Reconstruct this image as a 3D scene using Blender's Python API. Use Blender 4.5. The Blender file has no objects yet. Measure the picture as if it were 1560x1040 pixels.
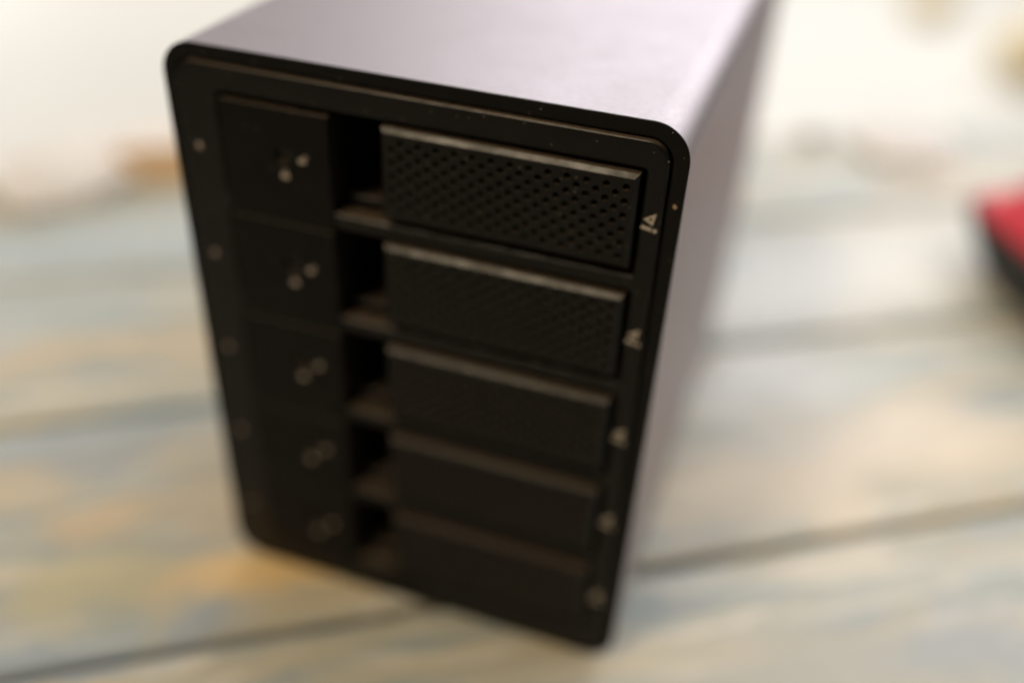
import bpy, bmesh, math, random
from mathutils import Vector, Matrix, noise

random.seed(7)
S = bpy.context.scene
C = S.collection
MM = 0.001

# ------------------------------------------------------------------ camera
cd = bpy.data.cameras.new('camera')
cam = bpy.data.objects.new('camera', cd)
C.objects.link(cam)
CAM = Vector((0.157156, -0.201286, 0.262981))
RIGHT = Vector((0.945390, 0.322726, 0.045671))
DOWN = Vector((0.220948, -0.531519, -0.817722))
FWD = Vector((-0.239625, 0.783157, -0.573798))
m = Matrix.Identity(4)
for i in range(3):
    m[i][0] = RIGHT[i]; m[i][1] = -DOWN[i]; m[i][2] = -FWD[i]; m[i][3] = CAM[i]
cam.matrix_world = m
cd.sensor_width = 36.0
cd.lens = 34.533
cd.clip_start = 0.01
cd.clip_end = 100.0
cd.dof.use_dof = True
cd.dof.focus_distance = 0.2115
cd.dof.aperture_fstop = 2.35
S.camera = cam

# ------------------------------------------------------------------ world, lamps, exposure
w = bpy.data.worlds.new('World'); S.world = w; w.use_nodes = True
bg = w.node_tree.nodes['Background']
bg.inputs[0].default_value = (1.0, 0.84, 0.68, 1); bg.inputs[1].default_value = 0.05

def area(name, loc, target, sx, sy, power, col):
    d = bpy.data.lights.new(name, 'AREA'); d.shape = 'RECTANGLE'; d.size = sx; d.size_y = sy
    d.energy = power; d.color = col
    o = bpy.data.objects.new(name, d); C.objects.link(o)
    o.location = loc
    o.rotation_euler = (Vector(target) - Vector(loc)).to_track_quat('-Z', 'Y').to_euler()
    return o
area('window_light', (0.35, 4.4, 1.8), (0.1, 0.6, 0.0), 4.1, 2.6, 152, (0.95, 0.955, 1.0))
area('floor_fill_light', (-1.5, 2.4, 3.0), (-1.3, 2.4, -0.75), 2.4, 2.4, 24, (1.0, 0.98, 0.96))  # unseen fill above the far floor, added to brighten the background
area('left_floor_fill_light', (-3.6, 2.7, 0.5), (-1.1, 2.3, -0.75), 2.2, 2.0, 40, (1.0, 0.99, 0.97))  # fill added out of view at left so the far floor stays bright
area('table_fill_light', (0.76, 0.68, 1.35), (0.42, 0.4, 0.0), 1.4, 1.4, 21, (1.0, 0.965, 0.92))  # added overhead fill for the planks, stronger towards the right
area('warm_room_lamp', (-0.42, -0.85, 1.75), (0.07, 0.0, 0.10), 0.45, 0.45, 27, (1.0, 0.82, 0.57))

S.view_settings.view_transform = 'Standard'
S.view_settings.look = 'None'
S.view_settings.exposure = 0.0
S.view_settings.gamma = 1.0
S.view_settings.use_curve_mapping = False
S.render.engine = 'CYCLES'

# ------------------------------------------------------------------ materials
def mat(name):
    M = bpy.data.materials.new(name); M.use_nodes = True
    nt = M.node_tree
    return M, nt, nt.nodes['Principled BSDF']
def N(nt, t, **kw):
    n = nt.nodes.new(t)
    for k, v in kw.items(): setattr(n, k, v)
    return n
def math_n(nt, op, a, b=None, clamp=False):
    n = N(nt, 'ShaderNodeMath', operation=op, use_clamp=clamp)
    for i, v in enumerate((a, b)):
        if v is None: continue
        if isinstance(v, (int, float)): n.inputs[i].default_value = v
        else: nt.links.new(v, n.inputs[i])
    return n.outputs[0]
def mix(nt, fac, a, b):
    n = N(nt, 'ShaderNodeMix', data_type='RGBA')
    for s, v in (('Factor', fac), ('A', a), ('B', b)):
        sock = [q for q in n.inputs if q.name == s and (q.type == ('VALUE' if s == 'Factor' else 'RGBA'))][0]
        if isinstance(v, (int, float)): sock.default_value = v
        elif isinstance(v, tuple): sock.default_value = (*v, 1)
        else: nt.links.new(v, sock)
    return [q for q in n.outputs if q.type == 'RGBA'][0]
def noise_n(nt, vec, scale, detail=3, rough=0.55, dist=0.0):
    n = N(nt, 'ShaderNodeTexNoise'); n.inputs['Scale'].default_value = scale
    n.inputs['Detail'].default_value = detail; n.inputs['Roughness'].default_value = rough
    n.inputs['Distortion'].default_value = dist
    if vec is not None: nt.links.new(vec, n.inputs['Vector'])
    return n.outputs[0]
def ramp(nt, v, lo, hi, a=0.0, b=1.0):
    n = N(nt, 'ShaderNodeMapRange'); n.interpolation_type = 'SMOOTHSTEP'
    nt.links.new(v, n.inputs[0])
    for i, q in enumerate((lo, hi, a, b)): n.inputs[i + 1].default_value = q
    return n.outputs[0]
def bump(nt, h, strength, dist, bsdf):
    b = N(nt, 'ShaderNodeBump'); b.inputs['Strength'].default_value = strength
    b.inputs['Distance'].default_value = dist
    nt.links.new(h, b.inputs['Height']); nt.links.new(b.outputs[0], bsdf.inputs['Normal'])

def plastic(name, col, rough, dust=0.0, spec=0.5, lying=(.062, .045, .030)):  # lying: painted lit tone for up-facing faces
    M, nt, b = mat(name)
    pos = N(nt, 'ShaderNodeNewGeometry').outputs['Position']
    n1 = noise_n(nt, pos, 90, 4)
    c = mix(nt, ramp(nt, n1, .35, .7), col, tuple(v * 1.35 for v in col))
    if dust:
        v = N(nt, 'ShaderNodeTexVoronoi', voronoi_dimensions='2D'); v.inputs['Scale'].default_value = 300
        sx = N(nt, 'ShaderNodeSeparateXYZ'); nt.links.new(pos, sx.inputs[0])
        cx = N(nt, 'ShaderNodeCombineXYZ'); nt.links.new(sx.outputs[0], cx.inputs[0]); nt.links.new(sx.outputs[2], cx.inputs[1])
        nt.links.new(cx.outputs[0], v.inputs['Vector'])
        sep = N(nt, 'ShaderNodeSeparateColor'); nt.links.new(v.outputs['Color'], sep.inputs[0])
        near = math_n(nt, 'LESS_THAN', v.outputs['Distance'], .05)
        pick = math_n(nt, 'GREATER_THAN', sep.outputs[0], 1 - dust)
        f = math_n(nt, 'MULTIPLY', math_n(nt, 'MULTIPLY', near, pick), sep.outputs[1])
        c = mix(nt, f, c, (.22, .19, .155))
    # lighter brown painted on faces that look up, so ledges read as lit
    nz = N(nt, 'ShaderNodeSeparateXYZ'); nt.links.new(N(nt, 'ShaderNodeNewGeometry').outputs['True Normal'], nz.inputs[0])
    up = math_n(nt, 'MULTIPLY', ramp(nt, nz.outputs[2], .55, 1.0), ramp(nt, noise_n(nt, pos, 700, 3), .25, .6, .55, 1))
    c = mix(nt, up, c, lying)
    nt.links.new(c, b.inputs['Base Color'])
    nt.links.new(ramp(nt, noise_n(nt, pos, 260, 2), .3, .7, rough - .05, rough + .07), b.inputs['Roughness'])
    b.inputs['Specular IOR Level'].default_value = spec
    bump(nt, noise_n(nt, pos, 5200, 2), .12, .00006, b)
    return M

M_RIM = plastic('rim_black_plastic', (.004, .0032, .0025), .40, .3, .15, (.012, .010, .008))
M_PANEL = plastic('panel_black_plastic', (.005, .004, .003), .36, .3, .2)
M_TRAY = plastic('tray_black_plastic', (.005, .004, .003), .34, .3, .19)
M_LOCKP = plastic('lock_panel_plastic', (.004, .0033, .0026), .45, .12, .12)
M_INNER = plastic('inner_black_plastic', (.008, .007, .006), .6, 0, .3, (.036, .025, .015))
M_RUB = plastic('black_rubber', (.02, .02, .02), .75)

def plain(name, col, rough, metal=0.0, var=.12, sc=60):
    M, nt, b = mat(name)
    pos = N(nt, 'ShaderNodeNewGeometry').outputs['Position']
    c = mix(nt, noise_n(nt, pos, sc, 3), tuple(v * (1 - var) for v in col), tuple(min(1, v * (1 + var)) for v in col))
    nt.links.new(c, b.inputs['Base Color'])
    b.inputs['Roughness'].default_value = rough; b.inputs['Metallic'].default_value = metal
    return M
M_PRINT = plain('cream_print', (.42, .355, .28), .6)
M_GREYPRINT = plain('pale_lens_plastic', (.26, .20, .16), .4)
M_LOCK = plain('lock_dark_metal', (.05, .045, .04), .35, .9)

# anodised aluminium, lilac grey, bead blasted
M_ALU, nt, b = mat('anodised_aluminium')
pos = N(nt, 'ShaderNodeNewGeometry').outputs['Position']
c = mix(nt, noise_n(nt, pos, 25, 3), (.362, .327, .345), (.388, .351, .369))
nt.links.new(c, b.inputs['Base Color'])
b.inputs['Metallic'].default_value = 1.0
sm = ramp(nt, noise_n(nt, pos, 34, 5, .65, 1.2), .35, .7, -.015, .02)
nt.links.new(math_n(nt, 'ADD', ramp(nt, noise_n(nt, pos, 900, 2), .3, .7, .52, .59), sm), b.inputs['Roughness'])
bump(nt, noise_n(nt, pos, 2600, 2), .5, .00014, b)

# weathered painted planks
PA = math.radians(33.2)
PD = Vector((math.cos(PA), math.sin(PA), 0)); PN = Vector((-math.sin(PA), math.cos(PA), 0))
def plank_material():
    M, nt, b = mat('weathered_plank_wood')
    pos = N(nt, 'ShaderNodeNewGeometry').outputs['Position']
    mp = N(nt, 'ShaderNodeMapping'); mp.vector_type = 'POINT'
    mp.inputs['Rotation'].default_value = (0, 0, -PA)
    nt.links.new(pos, mp.inputs['Vector'])
    al = N(nt, 'ShaderNodeMapping'); al.inputs['Scale'].default_value = (1, 7.5, 1)
    nt.links.new(mp.outputs[0], al.inputs['Vector']); v = al.outputs[0]
    n1 = noise_n(nt, v, 9, 4, .6, .6)
    n2 = noise_n(nt, v, 17, 4, .6, .8)
    n3 = noise_n(nt, v, 60, 5, .7, .3)
    oi = N(nt, 'ShaderNodeObjectInfo')
    c = mix(nt, ramp(nt, n1, .34, .66), (.27, .315, .315), (.42, .37, .27))
    c = mix(nt, ramp(nt, n2, .52, .66, 0, .85), c, (.54, .51, .44))
    c = mix(nt, ramp(nt, n2, .47, .32, 0, .6), c, (.21, .25, .275))
    c = mix(nt, ramp(nt, noise_n(nt, v, 6.5, 3, .5, .4), .60, .74, 0, .6), c, (.46, .31, .16))
    # stains with their own place on the boards: (x, y, along, across, colour, amount)
    nd = N(nt, 'ShaderNodeTexNoise'); nd.inputs['Scale'].default_value = 22; nd.inputs['Detail'].default_value = 3
    nt.links.new(pos, nd.inputs['Vector'])
    sub = N(nt, 'ShaderNodeVectorMath', operation='SUBTRACT'); nt.links.new(nd.outputs['Color'], sub.inputs[0]); sub.inputs[1].default_value = (.5, .5, .5)
    scl = N(nt, 'ShaderNodeVectorMath', operation='SCALE'); nt.links.new(sub.outputs[0], scl.inputs[0]); scl.inputs['Scale'].default_value = .06
    add = N(nt, 'ShaderNodeVectorMath', operation='ADD'); nt.links.new(pos, add.inputs[0]); nt.links.new(scl.outputs[0], add.inputs[1])
    for (x, y, ra, rb, col, amt) in STAINS:
        q = N(nt, 'ShaderNodeMapping'); q.vector_type = 'TEXTURE'
        q.inputs['Location'].default_value = (x, y, 0); q.inputs['Rotation'].default_value = (0, 0, PA)
        q.inputs['Scale'].default_value = (ra, rb, 10)
        nt.links.new(add.outputs[0], q.inputs['Vector'])
        ln = N(nt, 'ShaderNodeVectorMath', operation='LENGTH'); nt.links.new(q.outputs[0], ln.inputs[0])
        c = mix(nt, ramp(nt, ln.outputs['Value'], 1.3, .2, 0, amt * .75), c, col)
    # grain and checks
    c = mix(nt, ramp(nt, n3, .30, .42, .55, 0), c, (.17, .15, .12))
    nt.links.new(c, b.inputs['Base Color'])
    nt.links.new(ramp(nt, n3, .3, .7, .42, .62), b.inputs['Roughness'])
    bump(nt, n3, .35, .0012, b)
    return M
ORANGE = (.68, .47, .21); YEL = (.44, .38, .19); BLUE = (.23, .28, .36); TAN = (.48, .38, .25); GREY = (.36, .385, .395); PALE = (.61, .605, .57); PEACH = (.55, .42, .31)
STAINS = [
    (-.07, .045, .07, .014, (.31, .35, .37), .7), (-.10, .025, .05, .014, (.27, .32, .35), .9), (-.16, .10, .07, .02, (.33, .38, .39), .8), (-.06, -.005, .03, .012, (.50, .37, .22), .9), (-.055, -.045, .03, .012, BLUE, .9), (-.015, -.02, .02, .014, (.33, .32, .24), .9),
    (.022, .001, .05, .02, ORANGE, 1.2), (-.015, .020, .03, .02, TAN, .6),
    (-.045, -.030, .035, .020, YEL, .8), (-.03, -.055, .03, .010, BLUE, .7), (.008, -.035, .018, .010, BLUE, .7),
    (-.085, .015, .05, .012, BLUE, .55), (-.02, -.066, .02, .006, ORANGE, .8),
    (-.03, .055, .03, .012, PEACH, .6), (-.10, -.01, .03, .012, TAN, .7), (-.13, .07, .06, .02, TAN, .7), (-.17, .07, .03, .02, GREY, .7),
    (-.09, .10, .04, .025, TAN, .6), (-.17, .16, .14, .045, (.33, .38, .40), 1.15), (-.13, .21, .14, .03, (.40, .45, .47), 1.1),
    (.17, .10, .06, .028, (.58, .49, .36), 1.0), (.22, .15, .07, .03, (.62, .54, .44), 1.0), (.165, .175, .06, .03, PALE, 1.0), (.24, .09, .05, .010, GREY, .7),
    (.19, -.005, .12, .045, (.335, .325, .29), 1.15), (.25, .055, .04, .02, BLUE, .5), (.10, -.045, .05, .012, YEL, .6), (.16, -.04, .02, .01, GREY, .6),
    (.16, .25, .08, .04, PALE, 1.0), (.22, .31, .12, .05, PALE, 1.0), (.24, .42, .06, .025, PEACH, .6)]
M_WOOD = plank_material()
M_WOODDARK = plain('dark_underside_wood', (.10, .085, .065), .8, 0, .3, 40)
M_FLOOR = plain('pale_cream_floor', (.80, .77, .685), .6, 0, .05, 1.6)
M_TISSUE = plain('white_tissue_paper', (.93, .91, .90), .8, 0, .02)
nt = M_TISSUE.node_tree; b = nt.nodes['Principled BSDF']
tl = N(nt, 'ShaderNodeBsdfTranslucent'); tl.inputs[0].default_value = (.93, .90, .88, 1)
mx = N(nt, 'ShaderNodeMixShader'); mx.inputs[0].default_value = .55
nt.links.new(b.outputs[0], mx.inputs[1]); nt.links.new(tl.outputs[0], mx.inputs[2])
nt.links.new(mx.outputs[0], nt.nodes['Material Output'].inputs[0])
M_CARD = plain('tan_cardboard', (.80, .54, .31), .8, 0, .08, 30)
M_RED = plain('red_plastic', (.64, .028, .05), .42, 0, .1)
M_OCHRE = plain('ochre_cloth', (.84, .70, .44), .85, 0, .1, 14)
M_GREY = plain('grey_brown_rubber', (.36, .33, .28), .7)

# ------------------------------------------------------------------ helpers
def link(name, bm, mt, parent=None, smooth=False, loc=None):
    me = bpy.data.meshes.new(name)
    bmesh.ops.recalc_face_normals(bm, faces=bm.faces[:])
    bm.to_mesh(me); bm.free()
    me.materials.append(mt)
    if smooth:
        for p in me.polygons: p.use_smooth = True
    return put(name, me, parent, loc)
def put(name, me, parent=None, loc=None):
    o = bpy.data.objects.new(name, me); C.objects.link(o)
    if parent: o.parent = parent
    if loc is not None: o.location = loc
    return o
def empty(name, loc=(0, 0, 0), rz=0):
    o = bpy.data.objects.new(name, None); o.empty_display_size = .02; C.objects.link(o)
    o.location = loc; o.rotation_euler = (0, 0, rz)
    return o
def tag(o, label=None, cat=None, group=None, kind=None):
    for k, v in (('label', label), ('category', cat), ('group', group), ('kind', kind)):
        if v: o[k] = v
    return o
def box(bm, x0, x1, y0, y1, z0, z1, bev=0.0, seg=1, s=MM):
    r = bmesh.ops.create_cube(bm, size=1)
    for v in r['verts']:
        v.co = Vector(((x0 + x1) / 2 + v.co.x * (x1 - x0), (y0 + y1) / 2 + v.co.y * (y1 - y0), (z0 + z1) / 2 + v.co.z * (z1 - z0))) * s
    if bev:
        es = list({e for v in r['verts'] for e in v.link_edges})
        bmesh.ops.bevel(bm, geom=es, offset=bev * s, segments=seg, affect='EDGES', profile=.5)
    return bm
def rrect(x0, x1, z0, z1, r, seg=8):
    """rounded rectangle loop in XZ; returns f(d) giving the loop shrunk by d"""
    def f(d):
        rr = max(r - d, .02); a, b_, c_, e = x0 + d, x1 - d, z0 + d, z1 - d
        pts = []
        for cx, cz, st in ((b_ - rr, e - rr, 0), (a + rr, e - rr, 90), (a + rr, c_ + rr, 180), (b_ - rr, c_ + rr, 270)):
            for i in range(seg + 1):
                t = math.radians(st + 90 * i / seg)
                pts.append((cx + rr * math.cos(t), cz + rr * math.sin(t)))
        return pts
    return f
def circ(cx, cz, r, n=12):
    return lambda d: [(cx + (r - d) * math.cos(2 * math.pi * i / n), cz + (r - d) * math.sin(2 * math.pi * i / n)) for i in range(n)]
def loop(bm, pts, y):
    return [bm.verts.new((x * MM, y * MM, z * MM)) for x, z in pts]
def ledges(bm, l):
    return [bm.edges.get((l[i], l[(i + 1) % len(l)])) or bm.edges.new((l[i], l[(i + 1) % len(l)])) for i in range(len(l))]
def bridge(bm, a, b_):
    n = len(a)
    for i in range(n): bm.faces.new((a[i], a[(i + 1) % n], b_[(i + 1) % n], b_[i]))
def plate(outer, holes, y0, y1, ch=.4, hch=.0, back=True, bm=None, seg=1):
    """a plate facing -Y with chamfered (seg 1) or rounded rims; holes go right through"""
    bm = bm or bmesh.new()
    def prof(f, r, sgn):
        """loops from the face edge round to the straight wall"""
        return [loop(bm, f(sgn * r * (1 - math.sin(t))), y0 + r * (1 - math.cos(t))) for t in [math.pi / 2 * i / seg for i in range(seg + 1)]]
    ol = prof(outer, ch, 1); ob = loop(bm, outer(0), y1)
    es = ledges(bm, ol[0]); eb = ledges(bm, ob)
    for h in holes:
        hl = prof(h, hch, -1) if hch else [loop(bm, h(0), y0)]
        hb = loop(bm, h(0), y1)
        for p, q in zip(hl, hl[1:] + [hb]): bridge(bm, p, q)
        es += ledges(bm, hl[0]); eb += ledges(bm, hb)
    for p, q in zip(ol, ol[1:] + [ob]): bridge(bm, p, q)
    bmesh.ops.triangle_fill(bm, edges=es, use_beauty=True, use_dissolve=False)
    if back: bmesh.ops.triangle_fill(bm, edges=eb, use_beauty=True, use_dissolve=False)
    return bm

# ------------------------------------------------------------------ setting: floor and plank table
FLZ = -.75
bm = bmesh.new()
bmesh.ops.create_grid(bm, x_segments=2, y_segments=2, size=9)
tag(link('floor', bm, M_FLOOR, loc=(0, 1.5, FLZ)), kind='structure')

table = empty('table', tuple(PD * .05 + PN * -.04) [:2] + (FLZ,), PA)
tag(table, 'weathered blue-grey and tan wooden plank table under the black drive box', 'table')
TO = (PD * .05 + PN * -.04)
o_n = TO.dot(PN); o_d = TO.dot(PD)
seams = [-398, -278, -158, -38.2, 85, 199, 314]
for i in range(len(seams) - 1):
    bm = bmesh.new()
    a, b_ = seams[i] + 1.6 - o_n * 1000, seams[i + 1] - 1.6 - o_n * 1000
    dz = -.15 * (i % 2)
    box(bm, -800, 900, a, b_, -22 + dz, dz - 0.0, 2.6, 3)
    link('plank', bm, M_WOOD, table, loc=(0, 0, -FLZ))
bm = bmesh.new(); box(bm, -780, 880, -355, 351, -47, -22.3, 1); link('support_board', bm, M_WOODDARK, table, loc=(0, 0, -FLZ))
for sx in (-700, 800):
    for sy in (-310, 305):
        bm = bmesh.new(); box(bm, sx - 28, sx + 28, sy - 28, sy + 28, 0, 750 - 47.2, 3, 2); link('leg', bm, M_WOODDARK, table)

# ------------------------------------------------------------------ the drive enclosure
W, H, D, FT = 134.0, 179.51, 220.0, 2.0
root = empty('drive_enclosure', (0, 0, 0))
tag(root, 'black five-bay hard drive enclosure with lilac-grey metal shell and perforated trays', 'drive enclosure')
def part(name, bm, mt, parent=root, smooth=False):
    return link(name, bm, mt, parent, smooth, None if parent is not root else (0, 0, FT * MM))
RO = 9.0
OUT = rrect(0, W, 0, H, RO, 14)
# shell: tube with outer and inner wall
bm = bmesh.new()
l0 = loop(bm, OUT(0), .5); l1 = loop(bm, OUT(0), D - .8); l1b = loop(bm, OUT(.8), D); l2 = loop(bm, OUT(2.4), D); l3 = loop(bm, OUT(2.4), .5)
bridge(bm, l0, l1); bridge(bm, l1, l1b); bridge(bm, l1b, l2); bridge(bm, l2, l3); bridge(bm, l3, l0)
sh = part('shell', bm, M_ALU, smooth=True)
sh.data.set_sharp_from_angle(angle=math.radians(25))
sh['label'] = 'lilac-grey anodised metal shell'
bm = plate(rrect(2.5, W - 2.5, 2.5, H - 2.5, RO - 2.5, 8), [], 214, 217, .2); part('back_plate', bm, M_INNER)
# black rim ring at the front
bm = bmesh.new()
INN = rrect(3.7, W - 3.7, 3.7, H - 3.7, RO - 3.2, 14)
a0 = loop(bm, OUT(.1), 0); a1 = loop(bm, OUT(0), .1); a2 = loop(bm, OUT(0), .45); a3 = loop(bm, INN(0), .45)
b1 = loop(bm, INN(0), .2); b0 = loop(bm, INN(-.2), 0)
for p, q in ((a0, a1), (a1, a2), (a2, a3), (a3, b1), (b1, b0), (b0, a0)): bridge(bm, p, q)
rim = part('front_rim', bm, M_RIM)
# inner front panel with five bay openings
PITCH = 31.85
PAN = rrect(4.15, W - 4.15, 4.15, H - 4.15, RO - 3.6, 14)
OX0, OX1 = 15.5, 124.9
ops = []
for k in range(5):
    zt = 168.5 - PITCH * k; zb = 141.1 - PITCH * k
    ops.append(rrect(OX0, OX1, zb, zt, .7, 3))
bm = plate(PAN, ops, -1.2, 2.9, .7, 1.0, seg=3)
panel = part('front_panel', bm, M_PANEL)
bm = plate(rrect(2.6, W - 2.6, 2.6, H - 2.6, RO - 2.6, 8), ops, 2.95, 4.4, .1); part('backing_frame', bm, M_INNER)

# --- one tray, in coordinates of the top bay, then copied
def tray_mesh():
    bm = bmesh.new()
    box(bm, 16.2, 124.2, 5.2, 60, 141.4, 142.6, .2)         # sled floor
    box(bm, 16.2, 124.2, 34, 36, 142.65, 167.0)              # inner back wall
    box(bm, 43.8, 46.4, .6, 33.9, 142.65, 166.6, .2)          # side of the finger recess
    box(bm, 60.7, 62.4, 0.2, 33.9, 142.65, 167.0, .2)
    box(bm, 46.45, 60.65, 4.8, 6.2, 142.65, 144.2, .4)       # small lip on the sled floor
    return bm
DX0, DX1, DZ0, DZ1 = 60.6, 123.8, 143.3, 167.6
def door_mesh():
    hs = []
    for j in range(6):
        for k in range(13): hs.append(circ(121.1 - 4.59 * k, 164.4 - 3.56 * j, .86))
        if j < 5:
            for k in range(13): hs.append(circ(118.805 - 4.59 * k, 162.62 - 3.56 * j, .86))
    return plate(rrect(DX0, DX1, DZ0, DZ1, .05, 1), hs, -3.0, .1, 1.0, 0, True)
def lockpanel_mesh():
    hole = circ(33.4, 154.9, 2.2, 24)
    bm = plate(rrect(16.1, 46.4, 136.0, 167.3, .3, 2), [hole], -1.85, -1.28, .22, .2)     # cover, laps over the bar below
    return plate(rrect(16.3, 46.2, 141.5, 167.0, .3, 2), [circ(33.4, 154.9, 2.25, 24)], -1.27, .5, .1, 0, True, bm)
def lock_mesh():
    bm = bmesh.new()
    slot = rrect(32.95, 33.85, 153.5, 156.3, .3, 2)
    plate(circ(33.4, 154.9, 1.95, 24), [slot], -.6, 4.0, .25, 0, True, bm)
    return bm
def flat(polys, y0, y1):
    bm = bmesh.new()
    for ps in polys:
        f = loop(bm, ps, y0); g = loop(bm, ps, y1); bridge(bm, f, g); bm.faces.new(f); bm.faces.new(g)
    return bm
def padlock(cx, cz, s, opened):
    body = [(cx - s, cz - s * .9), (cx + s, cz - s * .9), (cx + s, cz + s * .25), (cx - s, cz + s * .25)]
    sh_, n = [], 8
    ox = cx + (s * 1.0 if opened else 0); bz = cz + s * .28
    for i in range(n + 1):
        t = math.pi * i / n; sh_.append((ox + s * .72 * math.cos(t), bz + s * .35 + s * .72 * math.sin(t)))
    inner = [(ox + s * .42 * math.cos(math.pi * (n - i) / n), bz + s * .35 + s * .42 * math.sin(math.pi * (n - i) / n)) for i in range(n + 1)]
    quads = [[sh_[i], sh_[i + 1], inner[n - i - 1], inner[n - i]] for i in range(n)]
    leg = [[(ox + s * .42, bz), (ox + s * .72, bz), (ox + s * .72, bz + s * .35), (ox + s * .42, bz + s * .35)]]
    leg2 = [[(ox - s * .72, bz), (ox - s * .42, bz), (ox - s * .42, bz + s * .35), (ox - s * .72, bz + s * .35)]]
    return [body] + quads + leg2 + ([] if opened else leg)

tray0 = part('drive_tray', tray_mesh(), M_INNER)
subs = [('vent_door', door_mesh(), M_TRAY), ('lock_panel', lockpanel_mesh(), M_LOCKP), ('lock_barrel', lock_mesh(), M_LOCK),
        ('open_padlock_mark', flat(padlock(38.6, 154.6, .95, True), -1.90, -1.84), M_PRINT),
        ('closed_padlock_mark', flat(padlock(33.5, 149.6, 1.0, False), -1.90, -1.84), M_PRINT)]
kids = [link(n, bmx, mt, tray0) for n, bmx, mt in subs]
for k in range(1, 5):
    t = tray0.copy(); C.objects.link(t); t.location = (random.uniform(-.12, .12) * MM, -random.uniform(.0, .35) * MM, (FT - PITCH * k + random.uniform(-.15, .15)) * MM)
    for q in kids:
        c = q.copy(); C.objects.link(c); c.parent = t

# printed marks and indicator dots on the panel
tri = [(125.6, 156.6), (128.5, 158.4), (127.9, 155.2)]
tc = (sum(p[0] for p in tri) / 3, sum(p[1] for p in tri) / 3)
tin = [(tc[0] + (x - tc[0]) * .34, tc[1] + (z - tc[1]) * .34) for x, z in tri]
def seg_bar(u0, u1):
    a, b_ = (125.3, 154.6), (129.0, 153.9)
    f = lambda u, o: (a[0] + (b_[0] - a[0]) * u + .1 * o, a[1] + (b_[1] - a[1]) * u + .42 * o)
    return [f(u0, -1), f(u1, -1), f(u1, 1), f(u0, 1)]
ic = flat([[tri[i], tri[(i + 1) % 3], tin[(i + 1) % 3], tin[i]] for i in range(3)] + [seg_bar(0, .66), seg_bar(.76, 1)], -1.26, -1.19)
icon = link('status_mark', ic, M_PRINT, panel)
bm = bmesh.new()
dot = plate(circ(8.5, 152.7, 1.0, 16), [], -1.45, -1.0, .2)
led = link('indicator_dot', dot, M_GREYPRINT, panel)
for k in range(1, 5):
    for o in (icon, led):
        c = o.copy(); C.objects.link(c); c.parent = panel; c.location = (0, 0, -PITCH * k * MM)
link('worn_speck', flat([[(131.9, 161.1), (132.7, 160.4), (132.2, 159.7), (131.6, 160.3)]], -.05, .01), plain('worn_copper_speck', (.38, .24, .14), .6), rim)
for x in (16, W - 16):
    for y in (18, D - 18):
        bm = bmesh.new(); r = bmesh.ops.create_cone(bm, cap_ends=True, segments=24, radius1=6 * MM, radius2=6.6 * MM, depth=FT * MM)
        o = link('rubber_foot', bm, M_RUB, root, loc=(x * MM, y * MM, FT * MM / 2))

# ------------------------------------------------------------------ things behind, far out of focus
def crumple(name, label, loc, sx, sy, sz, seed, mt=M_TISSUE, group=None):
    bm = bmesh.new(); bmesh.ops.create_icosphere(bm, subdivisions=4, radius=1)
    off = Vector((seed * 3.1, seed * 1.7, 0))
    for v in bm.verts:
        n = v.co.normalized()
        d = 1 + .30 * noise.noise(n * 1.6 + off) - .34 * abs(noise.noise(n * 3.2 + off)) + .10 * noise.noise(n * 8 + off)
        v.co = Vector((n.x * d * sx, n.y * d * sy, n.z * d * sz))
    lo = min(v.co.z for v in bm.verts)
    for v in bm.verts:
        v.co.z = max(v.co.z, lo * .6) - lo * .6
    o = link(name, bm, mt, loc=loc)
    return tag(o, label, 'tissue' if mt is M_TISSUE else 'lump', group)
crumple('crumpled_tissue', 'crumpled white tissue lying beside the tan cardboard box', (-.240, .208, 0), .034, .044, .013, 1)
crumple('crumpled_tissue', 'crumpled white tissue by the table edge near the grey-brown lump', (.218, .478, 0), .036, .042, .006, 4)
crumple('rubber_lump', 'small grey-brown lump by the table edge behind the drive box', (.160, .458, 0), .008, .006, .005, 9, M_GREY)

cb = empty('cardboard_box', (-.207, .236, 0), PA)
tag(cb, 'low tan cardboard box with white lid at the table edge beside a tissue', 'box')
bm = bmesh.new(); box(bm, -12, 70, -12, 14, 0, 22, .6); link('box_body', bm, M_CARD, cb)
bm = bmesh.new(); box(bm, -12.6, 70.6, -12.6, 14.6, 22.1, 24, .5); link('lid', bm, M_TISSUE, cb)

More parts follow.
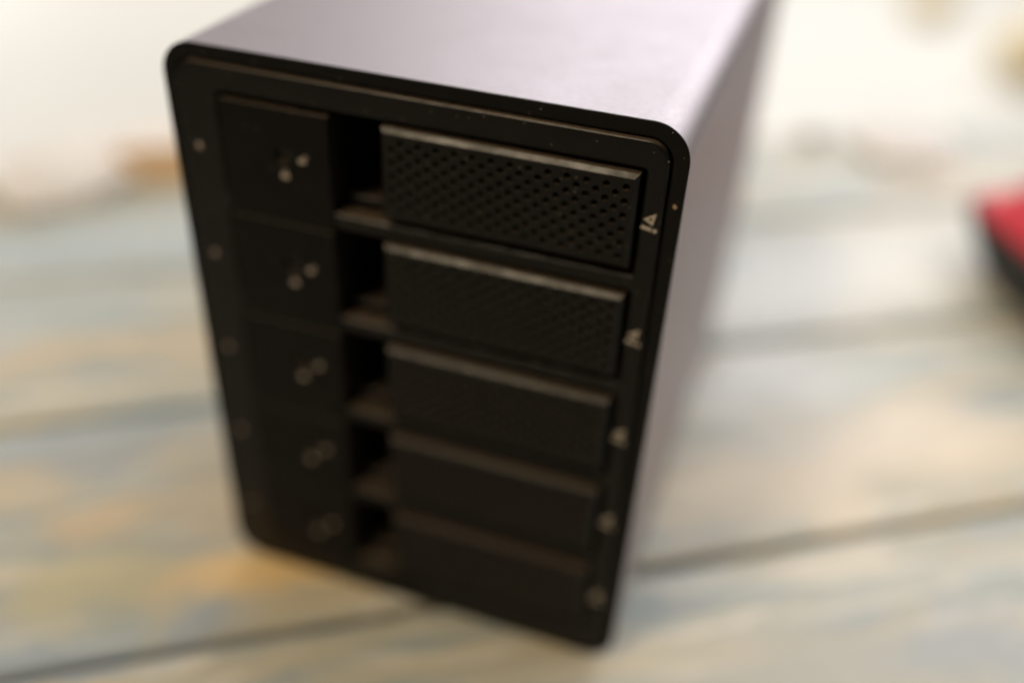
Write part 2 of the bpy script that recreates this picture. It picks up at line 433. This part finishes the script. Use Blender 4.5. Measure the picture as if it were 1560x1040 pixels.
rc = empty('red_case', (.297, .304, 0), math.radians(-62))
tag(rc, 'rounded red plastic case with a black rubber base lying on the planks', 'case')
def sup(bm, sx, sy, z0, z1, shrink, n=40, rows=10, p=3.2, keel=0, flare=False):
    rings = []
    for j in range(rows + 1):
        t = j / rows; z = z0 + (z1 - z0) * math.sin(t * math.pi / 2) if shrink else z0 + (z1 - z0) * t
        k = 1 - shrink * (1 - math.sqrt(max(0, 1 - (t * .98) ** 2.4)))
        if flare: k = 1 - .62 * t ** .55; z = z0 + (z1 - z0) * t
        if keel: k = 1 - keel * (1 - t) ** 1.6
        rings.append([bm.verts.new((((9 * (1 - t) if keel else 0) + sx * k * math.copysign(abs(math.cos(a)) ** (2 / p), math.cos(a))) * MM, (sy * k * math.copysign(abs(math.sin(a)) ** (2 / p), math.sin(a))) * MM, z * MM)) for a in [2 * math.pi * i / n for i in range(n)]])
    for a, b_ in zip(rings, rings[1:]): bridge(bm, a, b_)
    bm.faces.new(rings[0]); bm.faces.new(rings[-1])
    return bm
link('base', sup(bmesh.new(), 58, 36, 0, 33, 0, rows=6, keel=.28, p=4.5), M_RUB, rc, True)
link('cover', sup(bmesh.new(), 57, 35, 33.1, 70, .5, p=4.5, flare=True), M_RED, rc, True)
bm = bmesh.new(); box(bm, -20, 20, -36.8, -34.0, 23, 29, .5); link('latch', bm, M_RUB, rc)

def cushion(label, x, y, r, h):
    bm = bmesh.new(); bmesh.ops.create_uvsphere(bm, u_segments=32, v_segments=16, radius=1)
    for v in bm.verts:
        a = math.atan2(v.co.y, v.co.x); k = 1 + .05 * math.cos(4 * a)
        v.co = Vector((v.co.x * r * k, v.co.y * r * k, math.copysign(abs(v.co.z) ** .8, v.co.z) * h + h))
    tag(link('floor_cushion', bm, M_OCHRE, smooth=True, loc=(x, y, FLZ)), label, 'cushion')
cushion('large ochre cloth cushion on the pale floor beyond the red case', .79, 3.16, .15, .09)
cushion('small ochre cloth cushion on the pale floor farthest from the table', .47, 3.70, .09, .06)
